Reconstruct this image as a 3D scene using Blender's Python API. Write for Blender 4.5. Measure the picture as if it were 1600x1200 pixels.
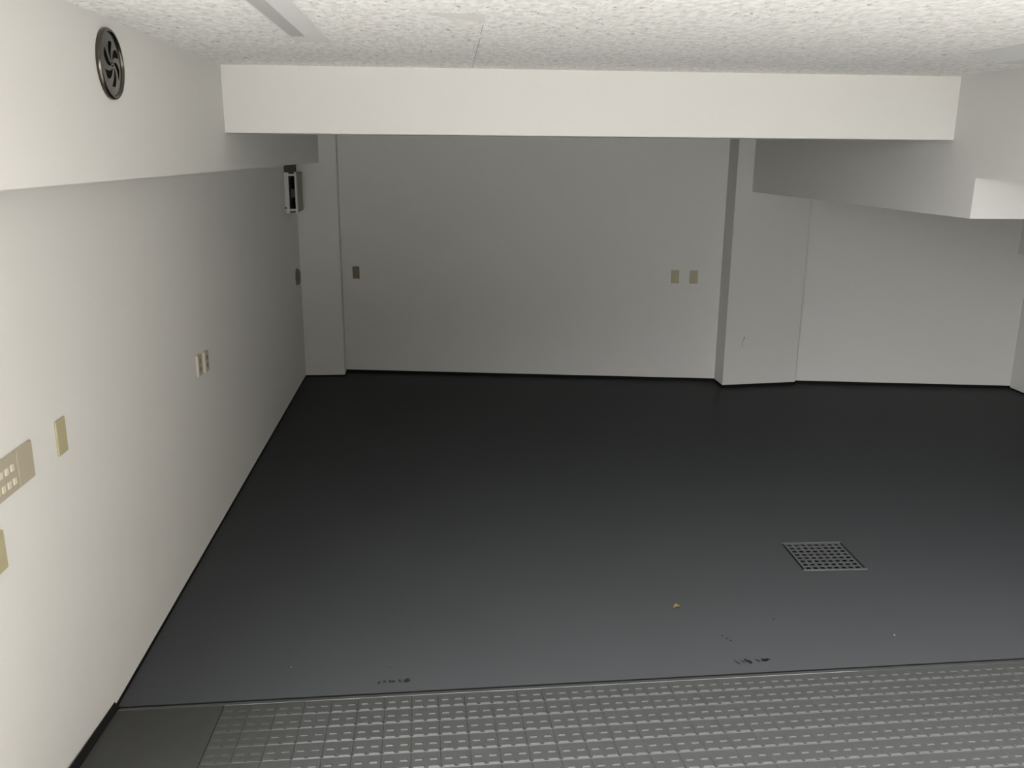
import bpy, bmesh, math, random
from mathutils import Vector, Matrix

for o in list(bpy.data.objects):
    bpy.data.objects.remove(o, do_unlink=True)
S = bpy.context.scene
COL = S.collection
rnd = random.Random(7)

# ------------------------------------------------------------------ camera
F_PX, PITCH, YAW, ROLL = 1380.84, 0.2557, 0.0867, 0.0084
cd = bpy.data.cameras.new('camera')
cd.sensor_fit = 'HORIZONTAL'; cd.sensor_width = 36.0
cd.lens = 36.0 * F_PX / 1600.0
cd.clip_start = 0.02; cd.clip_end = 200
cam = bpy.data.objects.new('camera', cd); COL.objects.link(cam)
fw = Vector((math.sin(YAW) * math.cos(PITCH), math.cos(YAW) * math.cos(PITCH), -math.sin(PITCH)))
r0 = Vector((math.cos(YAW), -math.sin(YAW), 0)); u0 = r0.cross(fw)
r1 = math.cos(ROLL) * r0 + math.sin(ROLL) * u0
u1 = -math.sin(ROLL) * r0 + math.cos(ROLL) * u0
M = Matrix((r1, u1, -fw)).transposed().to_4x4(); M.translation = Vector((0, 0, 2.0))
cam.matrix_world = M
S.camera = cam

# ------------------------------------------------------------------ daylight
SKY, SKY_LO = 21.0, 0.014
SUN, SUN_EL, SUN_X = 9.8, 80.0, 0.15
w = bpy.data.worlds.new('sky'); S.world = w; w.use_nodes = True
nt = w.node_tree; nt.nodes.clear()
wo = nt.nodes.new('ShaderNodeOutputWorld'); bg = nt.nodes.new('ShaderNodeBackground')
# brighter towards the sun's side of the sky, behind and left of the camera
wt = nt.nodes.new('ShaderNodeTexCoord'); wd = nt.nodes.new('ShaderNodeVectorMath'); wd.operation = 'DOT_PRODUCT'
wd.inputs[1].default_value = Vector((-0.72, -0.20, 0.66)).normalized()
wr = nt.nodes.new('ShaderNodeMapRange'); wr.inputs[1].default_value = 0.29; wr.inputs[2].default_value = 1.0
wr.inputs[3].default_value = SKY * SKY_LO; wr.inputs[4].default_value = SKY
nt.links.new(wt.outputs['Generated'], wd.inputs[0]); nt.links.new(wd.outputs['Value'], wr.inputs[0])
nt.links.new(wr.outputs[0], bg.inputs[1])
bg.inputs[0].default_value = (1.0, 0.99, 0.965, 1)
nt.links.new(bg.outputs[0], wo.inputs[0])
sd = bpy.data.lights.new('sun', 'SUN'); sd.energy = SUN; sd.angle = math.radians(0.6); sd.color = (1.0, 0.98, 0.95)
so = bpy.data.objects.new('sun', sd); COL.objects.link(so)
so.rotation_euler = Vector((SUN_X, 1.0, -math.tan(math.radians(SUN_EL)))).to_track_quat('-Z', 'Y').to_euler()
so.location = (0, -4, 8)
S.view_settings.view_transform = 'Standard'; S.view_settings.look = 'None'
S.view_settings.gamma = 1.0; S.view_settings.use_curve_mapping = False
S.view_settings.exposure = 0.0


# ------------------------------------------------------------------ materials
def mat(name, col, rough=0.6, spec=0.3, metal=0.0, noise=0.0, nscale=8.0, bump=0.0, bscale=60.0):
    m = bpy.data.materials.new(name); m.use_nodes = True
    t = m.node_tree; b = t.nodes['Principled BSDF']
    b.inputs['Base Color'].default_value = (*col, 1)
    b.inputs['Roughness'].default_value = rough
    b.inputs['Metallic'].default_value = metal
    b.inputs['Specular IOR Level'].default_value = spec
    tc = t.nodes.new('ShaderNodeTexCoord')
    if noise:
        n = t.nodes.new('ShaderNodeTexNoise'); n.inputs['Scale'].default_value = nscale
        n.inputs['Detail'].default_value = 4
        t.links.new(tc.outputs['Object'], n.inputs['Vector'])
        mx = t.nodes.new('ShaderNodeMix'); mx.data_type = 'RGBA'
        mx.inputs[6].default_value = (*[c * (1 - noise) for c in col], 1)
        mx.inputs[7].default_value = (*[min(1, c * (1 + noise)) for c in col], 1)
        t.links.new(n.outputs['Fac'], mx.inputs[0]); t.links.new(mx.outputs[2], b.inputs['Base Color'])
    if bump:
        n2 = t.nodes.new('ShaderNodeTexNoise'); n2.inputs['Scale'].default_value = bscale
        n2.inputs['Detail'].default_value = 3
        t.links.new(tc.outputs['Object'], n2.inputs['Vector'])
        bp = t.nodes.new('ShaderNodeBump'); bp.inputs['Strength'].default_value = bump
        bp.inputs['Distance'].default_value = 0.002
        t.links.new(n2.outputs['Fac'], bp.inputs['Height']); t.links.new(bp.outputs[0], b.inputs['Normal'])
    return m


def ceiling_mat():
    col = (0.90, 0.893, 0.875)
    m = mat('ceiling_board', col, 0.9, 0.1)
    t = m.node_tree; b = t.nodes['Principled BSDF']; L = t.links.new
    tc = t.nodes.new('ShaderNodeTexCoord')

    def noise(scale, detail, sx, sy, rot=0.0):
        mp = t.nodes.new('ShaderNodeMapping'); mp.inputs['Scale'].default_value = (sx, sy, 1)
        mp.inputs['Rotation'].default_value = (0, 0, rot)
        n = t.nodes.new('ShaderNodeTexNoise'); n.inputs['Scale'].default_value = scale
        n.inputs['Detail'].default_value = detail; n.inputs['Roughness'].default_value = 0.6
        L(tc.outputs['Object'], mp.inputs[0]); L(mp.outputs[0], n.inputs['Vector'])
        return n.outputs['Fac']

    def ramp(f, a, c):
        r = t.nodes.new('ShaderNodeMapRange'); r.inputs[1].default_value = a; r.inputs[2].default_value = c
        r.clamp = True; L(f, r.inputs[0]); return r.outputs[0]
    n1 = noise(38, 6, 1.0, 0.55)          # mottled relief of the sprayed board
    mott = ramp(n1, 0.3, 0.62)
    n2 = noise(38, 3, 1.0, 0.45, 0.25)    # sparse dark pits
    pits = ramp(n2, 0.645, 0.72)
    n3 = noise(75, 2, 1.0, 0.4, -0.15)    # fine pits
    pits2 = ramp(n3, 0.63, 0.72)
    a = t.nodes.new('ShaderNodeMix'); a.data_type = 'RGBA'
    a.inputs[6].default_value = (0.66, 0.655, 0.635, 1); a.inputs[7].default_value = (*col, 1)
    L(mott, a.inputs[0])
    c = t.nodes.new('ShaderNodeMix'); c.data_type = 'RGBA'; c.inputs[7].default_value = (0.30, 0.285, 0.26, 1)
    L(a.outputs[2], c.inputs[6]); L(pits, c.inputs[0])
    d = t.nodes.new('ShaderNodeMix'); d.data_type = 'RGBA'; d.inputs[7].default_value = (0.5, 0.48, 0.45, 1)
    L(c.outputs[2], d.inputs[6]); L(pits2, d.inputs[0])
    L(d.outputs[2], b.inputs['Base Color'])
    bp = t.nodes.new('ShaderNodeBump'); bp.inputs['Strength'].default_value = 0.35
    bp.inputs['Distance'].default_value = 0.006
    L(n1, bp.inputs['Height']); L(bp.outputs[0], b.inputs['Normal'])
    return m


PAINT = mat('wall_paint', (0.59, 0.584, 0.566), 0.65, 0.25, noise=0.02, nscale=2.5, bump=0.08, bscale=90)
CEIL = ceiling_mat()
FLOOR = mat('floor_paint', (0.049, 0.052, 0.055), 0.3, 0.008, noise=0.06, nscale=1.6, bump=0.03, bscale=25)
SKIRT = mat('skirting_paint', (0.010, 0.010, 0.010), 0.6, 0.05)
TILE = mat('ramp_tile', (0.050, 0.052, 0.0515), 0.42, 0.35, noise=0.12, nscale=30, bump=0.1, bscale=200)
SHADE_TILE = [mat('shaded_tile', (k, k * 1.03, k * 1.01), 0.5, 0.25, noise=0.12, nscale=30) for k in (0.039, 0.043, 0.047)]  # left columns graded darker, shade painted into the tile colour
SCREED = mat('screed', (0.037, 0.038, 0.036), 0.55, 0.1, noise=0.15, nscale=14)  # darker than the tiles, with the shade by the wall painted in
GROUT = mat('grout', (0.038, 0.039, 0.038), 0.8, 0.1)
SMEAR = mat('scuff', (0.014, 0.014, 0.014), 0.7, 0.1)
GROUND = mat('outdoor_concrete', (0.60, 0.593, 0.575), 0.9, 0.1, noise=0.1, nscale=1.5)
ASPHALT = mat('driveway_concrete', (0.22, 0.22, 0.215), 0.9, 0.1, noise=0.2, nscale=20)
FACADE = mat('facade_render', (0.42, 0.4, 0.37), 0.8, 0.2, noise=0.04, nscale=2)
STEEL = mat('stainless', (0.115, 0.105, 0.09), 0.2, 0.5, metal=1.0)
DARK = mat('dark_cavity', (0.012, 0.01, 0.009), 0.7, 0.1)
BEIGE = mat('beige_plastic', (0.37, 0.335, 0.21), 0.45, 0.3)
TAN = mat('tan_plastic', (0.36, 0.325, 0.25), 0.45, 0.3)
IVORY = mat('ivory_plastic', (0.54, 0.51, 0.43), 0.4, 0.3)
WHITE = mat('white_enamel', (0.46, 0.46, 0.445), 0.4, 0.3)
LAMPW = mat('lamp_housing', (0.60, 0.60, 0.60), 0.4, 0.3)
PANEL = mat('grey_green_panel', (0.20, 0.205, 0.165), 0.5, 0.3)
GREY = mat('grey_plastic', (0.15, 0.15, 0.145), 0.5, 0.2)
GALV = mat('galvanised_steel', (0.066, 0.07, 0.072), 0.5, 0.3, noise=0.15, nscale=60)
LEAF = mat('dry_leaf', (0.27, 0.23, 0.09), 0.7, 0.2, noise=0.25, nscale=60)
LEAFB = mat('leaf_stalk', (0.09, 0.06, 0.04), 0.8, 0.1)
CRUMBD = mat('dark_grit', (0.03, 0.035, 0.03), 0.8, 0.1)
CRUMBW = mat('pale_grit', (0.12, 0.12, 0.118), 0.8, 0.1)
NOSE_GLINT = mat('nosing_highlight', (0.17, 0.175, 0.17), 0.5, 0.3, noise=0.25, nscale=12)  # pale colour stands in for the bright edge highlight
PATCH = mat('smooth_patch', (0.72, 0.71, 0.69), 0.8, 0.1)
JOINT = mat('joint', (0.42, 0.41, 0.39), 0.8, 0.1)
LAMP_DIM = mat('lamp_shaded_side', (0.42, 0.42, 0.41), 0.4, 0.3)  # grey stands in for shade on the left lamp's lower side
SHADOW_FILL = mat('shadow_dark', (0.05, 0.05, 0.048), 0.6, 0.1)  # near-black stand-in for the shadow above the wall box
BROWN = mat('brown_plastic', (0.17, 0.155, 0.105), 0.5, 0.3)


# ------------------------------------------------------------------ helpers
def link(name, bm, m, parent=None, smooth=False):
    me = bpy.data.meshes.new(name)
    bmesh.ops.recalc_face_normals(bm, faces=bm.faces)
    bm.to_mesh(me); bm.free()
    for mm in (m if isinstance(m, (list, tuple)) else [m]):
        me.materials.append(mm)
    if smooth:
        for p in me.polygons: p.use_smooth = True
    o = bpy.data.objects.new(name, me); COL.objects.link(o)
    if parent: o.parent = parent
    return o


def box(bm, x0, x1, y0, y1, z0, z1, bev=0.0, seg=2, mi=0):
    c = bmesh.new()
    bmesh.ops.create_cube(c, size=1.0)
    for v in c.verts:
        v.co = Vector((x0 + (v.co.x + .5) * (x1 - x0), y0 + (v.co.y + .5) * (y1 - y0), z0 + (v.co.z + .5) * (z1 - z0)))
    if bev:
        bmesh.ops.bevel(c, geom=c.edges[:], offset=bev, segments=seg, affect='EDGES', profile=0.5)
    for f in c.faces: f.material_index = mi
    merge(bm, c)


def merge(bm, c):
    me = bpy.data.meshes.new('t'); c.to_mesh(me); c.free(); bm.from_mesh(me); bpy.data.meshes.remove(me)


def prism(bm, poly, z0, z1, mi=0):
    """vertical prism over a plan polygon"""
    a = [bm.verts.new((x, y, z0)) for x, y in poly]; b = [bm.verts.new((x, y, z1)) for x, y in poly]
    n = len(poly); fs = [bm.faces.new(a[::-1]), bm.faces.new(b)]
    for i in range(n):
        fs.append(bm.faces.new((a[i], a[(i + 1) % n], b[(i + 1) % n], b[i])))
    for f in fs: f.material_index = mi


def structure(name, bm, m, label=None):
    o = link(name, bm, m); o['kind'] = 'structure'
    if label: o['label'] = label
    return o


def thing(name, label, cat, loc, rotz=0.0, group=None):
    o = bpy.data.objects.new(name, None); COL.objects.link(o)
    o.location = loc; o.rotation_euler = (0, 0, rotz); o.empty_display_size = 0.05
    o['label'] = label; o['category'] = cat
    if group: o['group'] = group
    return o


def cylinder(bm, r0, r1, x0, x1, n=48, cap0=True, cap1=True, mi=0):
    """frustum about the local X axis"""
    a = [bm.verts.new((x0, r0 * math.cos(2 * math.pi * i / n), r0 * math.sin(2 * math.pi * i / n))) for i in range(n)]
    b = [bm.verts.new((x1, r1 * math.cos(2 * math.pi * i / n), r1 * math.sin(2 * math.pi * i / n))) for i in range(n)]
    for i in range(n):
        bm.faces.new((a[i], a[(i + 1) % n], b[(i + 1) % n], b[i])).material_index = mi
    if cap0: bm.faces.new(a[::-1]).material_index = mi
    if cap1: bm.faces.new(b).material_index = mi


def lathe_x(bm, prof, n=64, mi=0):
    """profile of (x, r) revolved about local X"""
    rings = [[bm.verts.new((x, r * math.cos(2 * math.pi * i / n), r * math.sin(2 * math.pi * i / n))) for i in range(n)] for x, r in prof]
    for a, b in zip(rings, rings[1:]):
        for i in range(n):
            bm.faces.new((a[i], a[(i + 1) % n], b[(i + 1) % n], b[i])).material_index = mi


# ------------------------------------------------------------------ dimensions (metres)
XL, XR = -1.2026, 5.0864            # left and right wall faces
YO = 1.92                            # plane of the open garage front
ZC = 2.392                          # ceiling
SB = -0.1554                        # the back wall runs slightly askew
def back(x): return 8.0125 + SB * x
def front(x): return 3.0045 + 0.0202 * x   # front edge of the painted floor
XB, ZB = -0.998, 1.907              # left soffit
XS, ZS1, ZS2, YS = 2.6567, 1.8985, 1.7009, 4.2638   # right soffit and its step
YBM, ZBM = 4.5015, 2.083            # beam
YPL, XPL = 7.992, -0.8516           # left pilaster
PA, PB = (2.5105, 7.385), (3.2042, 7.463)   # column front corners
T = 0.15

# ------------------------------------------------------------------ setting: shell
# floor with a square cut-out for the drain
DC, DS, DR = Vector((1.970, 4.040)), 0.163, -0.028
def drain_corner(sx, sy, s=DS):
    c, sn = math.cos(DR), math.sin(DR)
    return (DC.x + s * (sx * c - sy * sn), DC.y + s * 1.02 * (sx * sn + sy * c))
bm = bmesh.new()
outer = [(XL - T, front(XL - T)), (XR + T, front(XR + T)), (XR + T, 8.6), (XL - T, 8.6)]
hole = [drain_corner(-1, -1), drain_corner(1, -1), drain_corner(1, 1), drain_corner(-1, 1)]
edges = []
for loop in (outer, hole):
    vs = [bm.verts.new((x, y, 0)) for x, y in loop]
    edges += [bm.edges.new((vs[i], vs[(i + 1) % len(vs)])) for i in range(len(vs))]
bmesh.ops.triangle_fill(bm, use_beauty=True, use_dissolve=False, edges=edges)
top = bm.faces[:]
ext = bmesh.ops.extrude_face_region(bm, geom=top)
bmesh.ops.translate(bm, vec=(0, 0, -0.12), verts=[v for v in ext['geom'] if isinstance(v, bmesh.types.BMVert)])


def blob(bm, cx, cy, rx, ry, rot, mi, z=0.0006, n=12, jag=0.35):
    vs = []
    for i in range(n):
        a = 2 * math.pi * i / n; k = 1 + jag * (rnd.random() - .5) * 2
        x, y = rx * k * math.cos(a), ry * k * math.sin(a)
        vs.append(bm.verts.new((cx + x * math.cos(rot) - y * math.sin(rot), cy + x * math.sin(rot) + y * math.cos(rot), z)))
    bm.faces.new(vs).material_index = mi


# scuffs left in the floor paint near the ramp
for cx, cy, rx, ry, rot in [(-.244, 3.066, .006, .011, -.4), (-.222, 3.073, .005, .008, 0), (-.200, 3.072, .006, .011, .3),
                            (-.188, 3.071, .006, .008, .2), (-.164, 3.074, .004, .011, .2), (-.135, 3.074, .011, .014, 0),
                            (-.206, 3.170, .004, .005, 0)]:
    blob(bm, cx, cy, rx, ry, rot, 1)
for cx, cy, rx, ry, rot in [(1.200, 3.108, .004, .020, .55), (1.225, 3.108, .004, .012, .7), (1.245, 3.110, .009, .018, .5),
                            (1.256, 3.107, .005, .016, .4), (1.288, 3.113, .006, .014, .5), (1.312, 3.117, .006, .014, .5),
                            (1.330, 3.118, .014, .006, .3), (1.322, 3.111, .015, .006, 0),
                            (1.206, 3.310, .004, .006, 0), (1.216, 3.288, .005, .006, 0), (1.228, 3.270, .005, .007, 0)]:
    blob(bm, cx, cy, rx, ry, rot, 1)
structure('floor', bm, [FLOOR, SMEAR], 'dark grey painted concrete floor')

bm = bmesh.new(); box(bm, XL - T, XL, YO, 8.6, -0.12, ZC + T)
blob_pts = []
structure('wall_left', bm, PAINT, 'white painted left wall')
bm = bmesh.new(); box(bm, XR, XR + T, YO, 8.6, -0.12, ZC + T)
structure('wall_right', bm, PAINT, 'white painted right wall')
bm = bmesh.new()
prism(bm, [(XL - T, back(XL - T)), (XR + T, back(XR + T)), (XR + T, 8.8), (XL - T, 8.8)], -0.12, ZC + T)
structure('wall_back', bm, PAINT, 'white painted back wall')
bm = bmesh.new(); box(bm, XL - T, XR + T, YO, 8.8, ZC, ZC + T)
# butt joint between two ceiling boards
for (xa, ya), (xb, yb) in [((0.166, 3.35), (0.184, 4.43)), ((0.158, 2.99), (0.163, 3.22))]:
    vs = [bm.verts.new(p) for p in ((xa - .0015, ya, ZC - .0008), (xa + .0015, ya, ZC - .0008), (xb + .001, yb, ZC - .0008), (xb - .001, yb, ZC - .0008))]
    bm.faces.new(vs).material_index = 1
vs = [bm.verts.new((x, y, ZC - .0006)) for x, y in ((-.03, 2.78), (.15, 2.77), (.165, 2.95), (.10, 2.90), (.04, 2.86))]
bm.faces.new(vs).material_index = 2
structure('ceiling', bm, [CEIL, JOINT, PATCH], 'rough white speckled ceiling board')
bm = bmesh.new(); box(bm, XB, XS, YBM, YBM + 0.35, ZBM, ZC)
structure('trim_1', bm, PAINT, 'white beam crossing under the ceiling')
bm = bmesh.new(); box(bm, XL, XB, YO, YPL + 0.02, ZB, ZC)
structure('trim_2', bm, PAINT, 'white boxed soffit along the top of the left wall')
bm = bmesh.new()
ys = [YO, YS, YS, 7.55]; zs = [ZS1, ZS1, ZS2, ZS2]
prof = [(YO, ZS1), (YS, ZS1), (YS, ZS2), (7.7, ZS2), (7.7, ZC), (YO, ZC)]
a = [bm.verts.new((XS, y, z)) for y, z in prof]; b = [bm.verts.new((XR, y, z)) for y, z in prof]
bm.faces.new(a); bm.faces.new(b[::-1])
for i in range(6): bm.faces.new((a[i], b[i], b[(i + 1) % 6], a[(i + 1) % 6]))
structure('trim_3', bm, PAINT, 'white stepped soffit filling the upper right')
bm = bmesh.new(); prism(bm, [(XL, YPL), (XPL, YPL), (XPL, back(XPL) + .03), (XL, back(XL) + .03)], 0, ZC)
structure('trim_4', bm, PAINT, 'shallow white pilaster in the left back corner')
bm = bmesh.new(); prism(bm, [PA, PB, (PB[0], back(PB[0]) + .03), (PA[0], back(PA[0]) + .03)], 0, ZC)
# hairline scuff on the column face
def on_col(x, z): return (x, PA[1] + (x - PA[0]) * (PB[1] - PA[1]) / (PB[0] - PA[0]) - .0008, z)
for pts in ([(2.680, .452), (2.688, .458), (2.690, .446), (2.684, .434), (2.680, .438)], [(2.681, .438), (2.684, .436), (2.674, .408), (2.669, .408)],
            [(2.669, .410), (2.674, .408), (2.672, .360), (2.670, .360)]):
    bm.faces.new([bm.verts.new(on_col(x, z)) for x, z in pts]).material_index = 1
structure('trim_5', bm, [PAINT, GREY], 'white column against the back wall')
bm = bmesh.new(); box(bm, 4.985, XR, 5.2, 7.4, 1.193, ZS2)
structure('trim_6', bm, PAINT, 'white boxing along the top of the right wall')

# dark painted upstand along the foot of the walls
HB, TB = 0.014, 0.004
bm = bmesh.new(); box(bm, XL, XL + TB, front(XL), YPL, 0, HB); structure('baseboard_left', bm, SKIRT)
bm = bmesh.new(); box(bm, XR - TB, XR, front(XR), back(XR), 0, HB); structure('baseboard_right', bm, SKIRT)
bm = bmesh.new()
prism(bm, [(XL, YPL - TB), (XPL + TB, YPL - TB), (XPL + TB, back(XPL)), (XPL, back(XPL)), (XPL, YPL), (XL, YPL)], 0, HB)
prism(bm, [(XPL, back(XPL) - TB), (PA[0], back(PA[0]) - TB), (PA[0], back(PA[0]) + .01), (XPL, back(XPL) + .01)], 0, 0.027)
prism(bm, [(PA[0] - TB, PA[1] - TB), (PB[0] + TB, PB[1] - TB), (PB[0] + TB, back(PB[0])), (PB[0], back(PB[0])), PB, PA,
           (PA[0], back(PA[0])), (PA[0] - TB, back(PA[0]))], 0, 0.027)
prism(bm, [(PB[0], back(PB[0]) - TB), (XR, back(XR) - TB), (XR, back(XR) + .01), (PB[0], back(PB[0]) + .01)], 0, 0.027)
structure('baseboard_back', bm, SKIRT)

# ------------------------------------------------------------------ ramp of 100 mm anti-slip tiles rising to the street
SL = 0.115; Z0 = 0.012
UY = Vector((0.0202, -1 / math.sqrt(1) * 1, 0))
cs = math.cos(math.atan(SL)); sn = math.sin(math.atan(SL))
ex = Vector((1, 0.0202, 0)).normalized()                       # along the rows
ey0 = Vector((0.0202, -1, 0)).normalized()                     # down towards the street side
ey = (ey0 * cs + Vector((0, 0, sn))).normalized()
ez = ex.cross(-ey).normalized()
ORG = Vector((0, front(0) - 0.045, Z0))
def rp(u, v, h=0.0): return ORG + ex * u + ey * v + ez * h


def local_box(bm, u0, u1, v0, v1, h0, h1, bev, mi=0):
    """slab on the ramp whose top edges are chamfered"""
    lo = [bm.verts.new(rp(u, v, h0)) for u, v in ((u0, v0), (u1, v0), (u1, v1), (u0, v1))]
    mid = [bm.verts.new(rp(u, v, h1 - bev)) for u, v in ((u0, v0), (u1, v0), (u1, v1), (u0, v1))]
    hi = [bm.verts.new(rp(u, v, h1)) for u, v in ((u0 + bev, v0 + bev), (u1 - bev, v0 + bev), (u1 - bev, v1 - bev), (u0 + bev, v1 - bev))]
    fs = [bm.faces.new(hi)]
    for i in range(4):
        j = (i + 1) % 4
        fs.append(bm.faces.new((lo[i], lo[j], mid[j], mid[i]))); fs.append(bm.faces.new((mid[i], mid[j], hi[j], hi[i])))
    for f in fs: f.material_index = mi


bm = bmesh.new()
TS = 0.0985
rows, cols = 11, 64
for r in range(rows):
    for c in range(cols):
        u = -0.802 + c * TS; v = r * TS
        if u + TS > XR: continue
        j = rnd.uniform(-.0004, .0004)
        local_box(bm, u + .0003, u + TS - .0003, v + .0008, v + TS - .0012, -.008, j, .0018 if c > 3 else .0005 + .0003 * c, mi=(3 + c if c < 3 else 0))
        stud_fade = min(1.0, max(0.05, (u + .80) / .50))   # studs get flatter towards the left wall
        for k in (0, 1):
            uc = u + TS * (.25 + .5 * k)
            local_box(bm, uc - .0135, uc + .0135, v + .040, v + .052, j - .001, j + .0038 * stud_fade, .003 * stud_fade)      # mid-tile studs
            local_box(bm, uc - .019, uc + .019, v + TS - .017, v + TS - .003, j - .001, j + .0042 * stud_fade, .0034 * stud_fade)  # studs on the near edge
# smooth screed margin along the left wall, darkened with painted shade
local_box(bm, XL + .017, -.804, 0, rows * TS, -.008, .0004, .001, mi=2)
# bed under the tiles and on to the street
vend = (YO - 0.0) * 0 + rows * TS
q = [rp(XL - .0, -.0, -.004), rp(XR, -.0, -.004), rp(XR, vend, -.004), rp(XL - .0, vend, -.004)]
f = bm.faces.new([bm.verts.new(p) for p in q]); f.material_index = 1
lo = [bm.verts.new(p - Vector((0, 0, .15))) for p in q]
up = list(f.verts)
for i in range(4):
    bm.faces.new((up[i], up[(i + 1) % 4], lo[(i + 1) % 4], lo[i])).material_index = 1
structure('ramp', bm, [TILE, GROUT, SCREED] + SHADE_TILE, 'grey ribbed anti-slip tile ramp')

# threshold strip between floor and ramp, with a thin gap to the painted floor
bm = bmesh.new()
sec = [(-.028, -.03), (-.028, .004), (-.003, .0105), (.003, .005), (.003, -.03)]
def tp(x, s, z): return Vector((x, front(0) + .0202 * x - .045 - s, z))
stops = [XL, -.95, -.80, -.2, .5, 1.2, 1.66, 1.80, 2.6, XR]
loops = [[bm.verts.new(tp(x, s_, z)) for s_, z in sec] for x in stops]
bm.faces.new(loops[0]); bm.faces.new(loops[-1][::-1])
for q in range(len(stops) - 1):
    A, B = loops[q], loops[q + 1]
    for i in range(len(sec)):
        j = (i + 1) % len(sec); f = bm.faces.new((A[i], B[i], B[j], A[j]))
        if i == 2 and -.85 < stops[q] < 1.6: f.material_index = 1       # pale nosing face, edge highlight put into its colour
structure('trim_7', bm, [TILE, NOSE_GLINT], 'narrow concrete threshold strip with a highlight painted on its nosing')
bm = bmesh.new()
prism(bm, [(XL, front(XL) - .017), (XR, front(XR) - .017), (XR, front(XR)), (XL, front(XL))], -.03, -.0005)
structure('trim_8', bm, SKIRT, 'dark joint at the edge of the painted floor')
# dark sealed joint where the ramp meets the left wall
bm = bmesh.new()
P = [rp(XL, -.03, -.02), rp(XL + .017, -.03, -.02), rp(XL + .017, 1.0, -.02), rp(XL, 1.0, -.02)]
Q = [rp(XL, -.03, .022), rp(XL + .017, -.03, .002), rp(XL + .017, 1.0, .002), rp(XL, 1.0, .022)]
for p in P + Q: p.x = max(p.x, XL)
a = [bm.verts.new(p) for p in P]; b = [bm.verts.new(p) for p in Q]
bm.faces.new(a[::-1]); bm.faces.new(b)
for i in range(4): bm.faces.new((a[i], a[(i + 1) % 4], b[(i + 1) % 4], b[i]))
structure('trim_9', bm, SKIRT, 'dark sealed joint between ramp and left wall')

# ------------------------------------------------------------------ outdoors, behind the camera
bm = bmesh.new()
e0 = rp(0, vend); zt = .55; yt = e0.y - (zt - e0.z) / SL
pr = [(e0.y, e0.z - .004), (yt, zt), (-25, zt), (-25, -.3), (e0.y, -.3)]
a = [bm.verts.new((-14, y, z)) for y, z in pr]; b = [bm.verts.new((18, y, z)) for y, z in pr]
bm.faces.new(a); bm.faces.new(b[::-1])
for i in range(5): bm.faces.new((a[i], b[i], b[(i + 1) % 5], a[(i + 1) % 5]))
bm.faces.ensure_lookup_table()
for f in bm.faces:
    if f.calc_center_median().y > -6: f.material_index = 1
structure('ground', bm, [GROUND, ASPHALT], 'pale driveway and street outside')
bm = bmesh.new(); box(bm, XL - 5, XR + 5, YO - .25, YO, ZC + 0.0, 6.5)
box(bm, 3.0, XR + 5, YO - .25, YO, -.2, ZC)  # unseen right-hand piece added to cut light into the room
structure('wall_front', bm, FACADE, 'outer wall above the open garage front, plus an added light-blocking side piece')
bm = bmesh.new(); box(bm, XR + .2, XR + 6, -9.0, YO - .25, -.1, 9.0)  # unseen block added to keep out sky light from the right
box(bm, -6.3, -6.0, -9.0, 1.2, -.1, 2.3)  # unseen low wall added to dim the back right corner
structure('sky_blocker', bm, FACADE, 'unseen walls added on both sides to block sky light')

# ------------------------------------------------------------------ round swirl vent on the left soffit
VR = 0.106
t = thing('exhaust_vent', 'round dark metal vent with swirled slots high on the left soffit', 'vent', (XB, 2.980, 2.255))
bm = bmesh.new()
lathe_x(bm, [(0.0, VR - .004), (0.0, VR), (.008, VR), (.012, VR - .002), (.0145, VR - .005), (.0145, VR - .008), (.013, VR - .011), (.008, VR - .0135), (.006, VR - .015)])
link('rim', bm, STEEL, t, True)
bm = bmesh.new()
NS, NR = 6, 14; RI, RO, RD = .010, .067, VR - .014
def sw(r): return 0.9 * (r / RO) ** 1.0
def pt(r, a): return (.0085 + .004 * (1 - (r / RD) ** 2), r * math.cos(a), r * math.sin(a))
SEG = 8                                           # angular cells per slot period
frac = [0, .15, .3, .45, .58, .69, .8, .9]        # the first four cells are closed, last four open
radii = [RI + (RO - RI) * i / NR for i in range(NR + 1)] + [RO + (RD - RO) * i / 3 for i in (1, 2, 3)]
def half(r):                                      # slot half width, narrow at the hub, wide outside, rounded end
    s = (r - RI) / (RO - RI)
    return (.13 + .17 * math.sin(min(1, s) * math.pi * .85))
rings = []
for r in radii:
    ring = []
    for k in range(NS):
        base = 2 * math.pi * k / NS + .35 - sw(min(r, RO + .004))
        hw = half(min(r, RO)) * 1.0
        per = 2 * math.pi / NS
        angs = [base - hw, base - hw * .33, base + hw * .33, base + hw]
        rest = per - 2 * hw
        angs += [base + hw + rest * f for f in (.2, .4, .6, .8)]
        ring += [bm.verts.new(pt(r, a)) for a in angs]
    rings.append(ring)
N = NS * SEG
for i in range(len(radii) - 1):
    for q in range(N):
        if q % SEG < 3 and 0 < i < NR: continue
        bm.faces.new((rings[i][q], rings[i][(q + 1) % N], rings[i + 1][(q + 1) % N], rings[i + 1][q]))
cv = bm.verts.new(pt(0, 0))
for q in range(N): bm.faces.new((rings[0][q], rings[0][(q + 1) % N], cv))
cover = link('cover', bm, STEEL, t, True)
bm = bmesh.new(); cylinder(bm, .082, .082, .001, .004); link('duct', bm, DARK, t)
bm = bmesh.new(); lathe_x(bm, [(.010, .008), (.0145, .007), (.016, .004), (.0165, .0005)], 20); link('hub_screw', bm, STEEL, t, True)

# ------------------------------------------------------------------ plates on the walls
def plate(name, label, cat, loc, rotz, w, h, d, m, group=None, bev=.002, box_depth=0.0):
    """plate lies in local XZ, faces local -Y"""
    t = thing(name, label, cat, loc, rotz, group)
    bm = bmesh.new(); box(bm, -w / 2, w / 2, -d, 0, -h / 2, h / 2, bev); link('cover_plate', bm, m, t)
    return t


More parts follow.
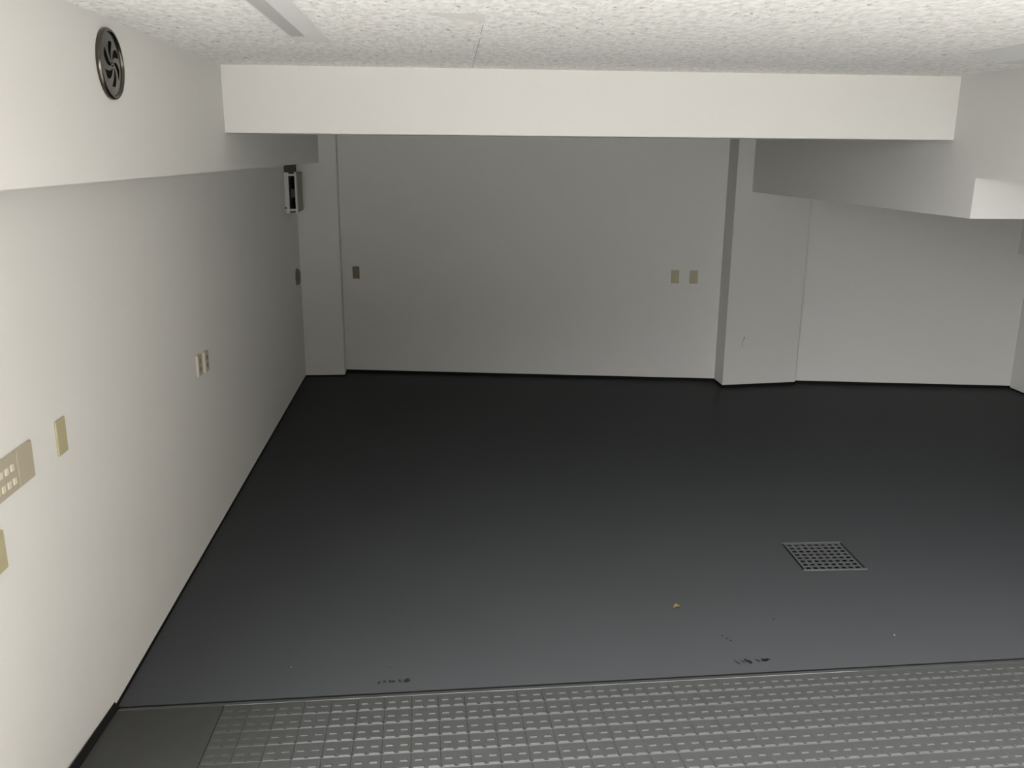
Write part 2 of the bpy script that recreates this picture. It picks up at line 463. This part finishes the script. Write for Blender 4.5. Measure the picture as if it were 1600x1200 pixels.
RL = math.pi / 2          # faces +X on the left wall: local X runs along +Y
t = plate('blank_plate', 'blank beige cover plate on the left wall, right of the switch panel', 'wall plate', (XL, 2.797, 1.114), RL, .070, .114, .007, BEIGE)
t = plate('blank_plate', 'beige cover plate at the left photo edge, below the switch panel', 'wall plate', (XL, 2.322, .931), RL, .076, .112, .007, BEIGE)

# multi gang switch panel cut by the frame
t = thing('switch_panel', 'wide tan switch panel with ivory buttons at the left photo edge', 'switch panel', (XL, 2.587, 1.116), RL)
bm = bmesh.new(); box(bm, -.335, 0, -.006, 0, -.057, .057, .002); link('frame', bm, TAN, t)
bm = bmesh.new(); box(bm, -.100, -.003, -.0085, -.005, -.054, .054, .0015); o = link('blank_insert', bm, TAN, t)
bm = bmesh.new(); box(bm, -.330, -.106, -.0085, -.005, -.054, .054, .0015); o = link('button_insert', bm, TAN, t)
for i in range(6):
    for j in range(2):
        x = -.138 - i * .0335 + (j * .006); z = .018 - j * .042
        bm = bmesh.new(); box(bm, x - .009, x + .009, -.0115, -.008, z - .010, z + .010, .0012); b_ = link('button', bm, IVORY, o)

# two thick socket boxes on the left wall
for (y, z, lab) in [(4.448, .953, 'nearer of two thick beige sockets on the left wall'), (4.582, .942, 'farther of two thick beige sockets on the left wall')]:
    t = thing('surface_socket', lab, 'socket', (XL, y, z), RL, 'thick sockets on the left wall')
    bm = bmesh.new(); box(bm, -.036, .036, -.011, 0, -.055, .055, .002); link('mounting_box', bm, IVORY, t)
    bm = bmesh.new(); box(bm, -.033, .034, -.0135, -.010, -.052, .052, .001); f_ = link('cover_plate', bm, TAN, t)
    for dz in (-.02, .02):
        bm = bmesh.new(); box(bm, -.012, .012, -.0145, -.013, dz - .011, dz + .011, .001); link('outlet', bm, GREY, f_)

RB = math.atan(SB)
t = plate('blank_plate', 'dark beige blank plate on the back wall beside the left pilaster', 'wall plate', (-.725, back(-.725), .937), RB, .062, .112, .008, BROWN)
for x, lab in [(2.113, 'left one of two beige double sockets on the back wall by the column'), (2.276, 'right one of two beige double sockets, nearest the column')]:
    t = thing('wall_socket', lab, 'socket', (x, back(x), .949), RB, 'double sockets on the back wall')
    bm = bmesh.new(); box(bm, -.035, .035, -.009, 0, -.058, .058, .002); p_ = link('cover_plate', bm, BEIGE, t)
    for dz in (-.024, .024):
        bm = bmesh.new(); box(bm, -.015, .015, -.011, -.008, dz - .015, dz + .015, .001); link('outlet', bm, TAN, p_)

# ------------------------------------------------------------------ box high in the left back corner
bx0, by0, by1, bz0, bz1, bd = 0, 7.38, 7.76, 1.512, 1.834, .092
t = thing('vent_box', 'white framed wall box with dark open end under the left soffit', 'vent box', (XL, by0, bz0))
L_, H_ = by1 - by0, bz1 - bz0
bm = bmesh.new()                                   # frame of the open end, facing the room's front
box(bm, 0, .034, -.008, .03, 0, H_, .002); box(bm, bd - .010, bd + .004, -.008, .03, -.006, H_ + .006, .002)
box(bm, .034, bd - .010, -.004, .03, H_ - .026, H_ - .010, .001); box(bm, .034, bd - .010, -.004, .03, .020, .036, .001)
link('end_frame', bm, WHITE, t)
bm = bmesh.new()
box(bm, 0, bd - .004, .03, L_, H_ - .012, H_ - .004); box(bm, 0, bd - .004, .03, L_, .008, .016); box(bm, 0, bd - .004, L_ - .006, L_, .008, H_ - .004)
link('housing', bm, DARK, t)
bm = bmesh.new(); box(bm, bd - .006, bd, .03, L_ - .02, .008, H_ - .004); link('front_panel', bm, PANEL, t)
bm = bmesh.new(); box(bm, bd - .006, bd + .010, L_ - .02, L_, .02, H_ - .004, .001); link('edge_strip', bm, WHITE, t)
bm = bmesh.new(); box(bm, .03, .06, .10, .14, .12, .19, .008); link('motor', bm, GREY, t)
bm = bmesh.new(); cylinder(bm, .007, .007, 0, .016, 16); o = link('screw', bm, DARK, t); o.location = (.004, -.009, .045); o.rotation_euler = (0, 0, -math.pi / 2)
for o in [o]: o.location = (.006, .005, .045)

bm = bmesh.new(); box(bm, .002, bd - .012, .012, .13, H_ - .004, ZB - bz0); link('shadow_block', bm, SHADOW_FILL, t)  # added dark block in place of the shadow under the soffit

# round cap lower in the same corner
t = thing('pipe_cap', 'small round grey cap low in the left back corner', 'pipe cap', (XL, 7.765, .948))
bm = bmesh.new(); lathe_x(bm, [(0, .068), (.012, .068), (.022, .064), (.026, .056), (.026, .0005)], 40); link('cap', bm, GREY, t, True)
bm = bmesh.new(); lathe_x(bm, [(0, .074), (.004, .074), (.006, .070), (.006, .066)], 40); link('flange', bm, GREY, t, True)

# ------------------------------------------------------------------ ceiling lights
def ceiling_light(label, x0, x1, yend, drop, plate_len, skin_mat):
    xc = (x0 + x1) / 2
    t = thing('ceiling_light', label, 'ceiling light', (xc, yend, ZC), 0, 'surface strip lights on the ceiling')
    hw = (x1 - x0) / 2
    bm = bmesh.new(); box(bm, -hw - .012, hw + .004, -1.30, plate_len, -.004, 0, .001); link('mounting_plate', bm, PATCH, t)
    lo = hw * .42
    sec = [(-hw, -.003), (hw, -.003), (hw, -.006), (lo + .003, -drop + .003), (lo, -drop), (-lo, -drop), (-lo - .003, -drop + .003), (-hw, -.006)]
    bm = bmesh.new()
    A = [bm.verts.new((x, -1.25, z)) for x, z in sec]; B = [bm.verts.new((x, 0, z)) for x, z in sec]
    bm.faces.new(A); bm.faces.new(B[::-1])
    for i in range(len(sec)):
        j = (i + 1) % len(sec); bm.faces.new((A[i], B[i], B[j], A[j]))
    link('housing', bm, LAMPW, t)
    bm = bmesh.new()                                # thin skin on lower and soffit-side faces; left lamp's carries painted shade
    sec = [(-hw + .001, -.0072), (-lo - .003, -drop + .0018), (-lo, -drop - .0012), (lo - .002, -drop - .0012)]
    inn = [(x + .0004, z + .0011) for x, z in sec]
    ring = sec + inn[::-1]
    A = [bm.verts.new((x, -1.25, z)) for x, z in ring]; B = [bm.verts.new((x, -.004, z)) for x, z in ring]
    bm.faces.new(A); bm.faces.new(B[::-1])
    for i in range(len(ring)):
        j = (i + 1) % len(ring); bm.faces.new((A[i], B[i], B[j], A[j]))
    link('side_skin', bm, skin_mat, t)
    return t


ceiling_light('white strip light on the ceiling, left of centre above the soffit vent', -.489, -.380, 3.10, .032, .42, LAMP_DIM)
ceiling_light('white strip light on the ceiling at the right edge, before the beam', 2.08, 2.31, 3.42, .045, .06, LAMPW)

# ------------------------------------------------------------------ floor drain
t = thing('floor_drain', 'square galvanised floor drain grate in the dark floor', 'drain', (DC.x, DC.y, 0), DR)
s = DS - .001; s2 = s * 1.02
bm = bmesh.new()
fwid = .005
box(bm, -s, s, -s2, -s2 + .010, -.008, .006, .0015); box(bm, -s, s, s2 - fwid, s2, -.008, .001, .0005)
box(bm, -s, -s + fwid, -s2 + fwid, s2 - fwid, -.012, -.004, .0005, mi=1); box(bm, s - fwid, s, -s2 + fwid, s2 - fwid, -.012, -.004, .0005, mi=1)
link('frame', bm, [GALV, SKIRT], t)
g = s - fwid - .006; g2 = s2 - fwid - .004
bm = bmesh.new(); n = 8; edge = .012; bar = .0125
pit = (2 * g - 2 * edge + bar) / n; pit2 = (2 * g2 - 2 * edge + bar) / n
xs = [-g] ; 
def bars(G, p):
    out = [(-G, -G + edge)]
    for i in range(1, n): c = -G + edge - bar + i * p; out.append((c, c + bar))
    out.append((G - edge, G)); return out
for a_, b_ in bars(g, pit): box(bm, a_, b_, -g2, g2, -.004, -.001)
for a_, b_ in bars(g2, pit2): box(bm, -g, g, a_, b_, -.0035, -.0005)
link('grate', bm, GALV, t)
bm = bmesh.new()
box(bm, -s, s, -s2, s2, -.42, -.40); box(bm, -s, -s + .004, -s2, s2, -.40, -.03); box(bm, s - .004, s, -s2, s2, -.40, -.03)
box(bm, -s, s, -s2, -s2 + .004, -.40, -.03); box(bm, -s, s, s2 - .004, s2, -.40, -.03)
link('pit', bm, DARK, t)

# ------------------------------------------------------------------ leaf and crumbs
t = thing('dry_leaf', 'small curled yellow dry leaf on the dark floor', 'leaf', (1.075, 3.566, 0), .2)
bm = bmesh.new()
NL, NW = 10, 6
grid = []
for i in range(NL + 1):
    u = i / NL; wd = .013 * math.sin(math.pi * min(1, u * .93 + .04)) ** .7
    row = []
    for k in range(NW + 1):
        q = k / NW * 2 - 1
        row.append(bm.verts.new((-.018 + .038 * u, q * wd, .002 + .008 * q * q * math.sin(math.pi * u) + .003 * math.sin(u * 5))))
    grid.append(row)
for i in range(NL):
    for k in range(NW): bm.faces.new((grid[i][k], grid[i + 1][k], grid[i + 1][k + 1], grid[i][k + 1]))
e = bmesh.ops.solidify(bm, geom=bm.faces[:], thickness=.0008)
link('blade', bm, LEAF, t, True)
bm = bmesh.new(); cylinder(bm, .0012, .0008, -.030, -.016, 8); o = link('stalk', bm, LEAFB, t); o.location = (0, 0, .003)


def crumb(label, x, y, r, m, seed, z=0):
    rr = random.Random(seed); bm = bmesh.new(); bmesh.ops.create_icosphere(bm, subdivisions=2, radius=r)
    for v in bm.verts:
        v.co *= 1 + rr.uniform(-.25, .25); v.co.z = max(v.co.z * .7, -r * .4)
    o = link('crumb', bm, m); o.location = (x, y, z + r * .4); o['label'] = label; o['category'] = 'debris'
    return o


crumb('tiny dark crumb on the floor between leaf and drain', 1.474, 3.429, .0055, CRUMBD, 1)
crumb('tiny pale crumb on the floor near the left end of the ramp', -.600, 3.198, .0035, CRUMBW, 2)
crumb('tiny pale crumb on the floor below the drain, near the ramp', 1.947, 3.260, .005, CRUMBW, 3)
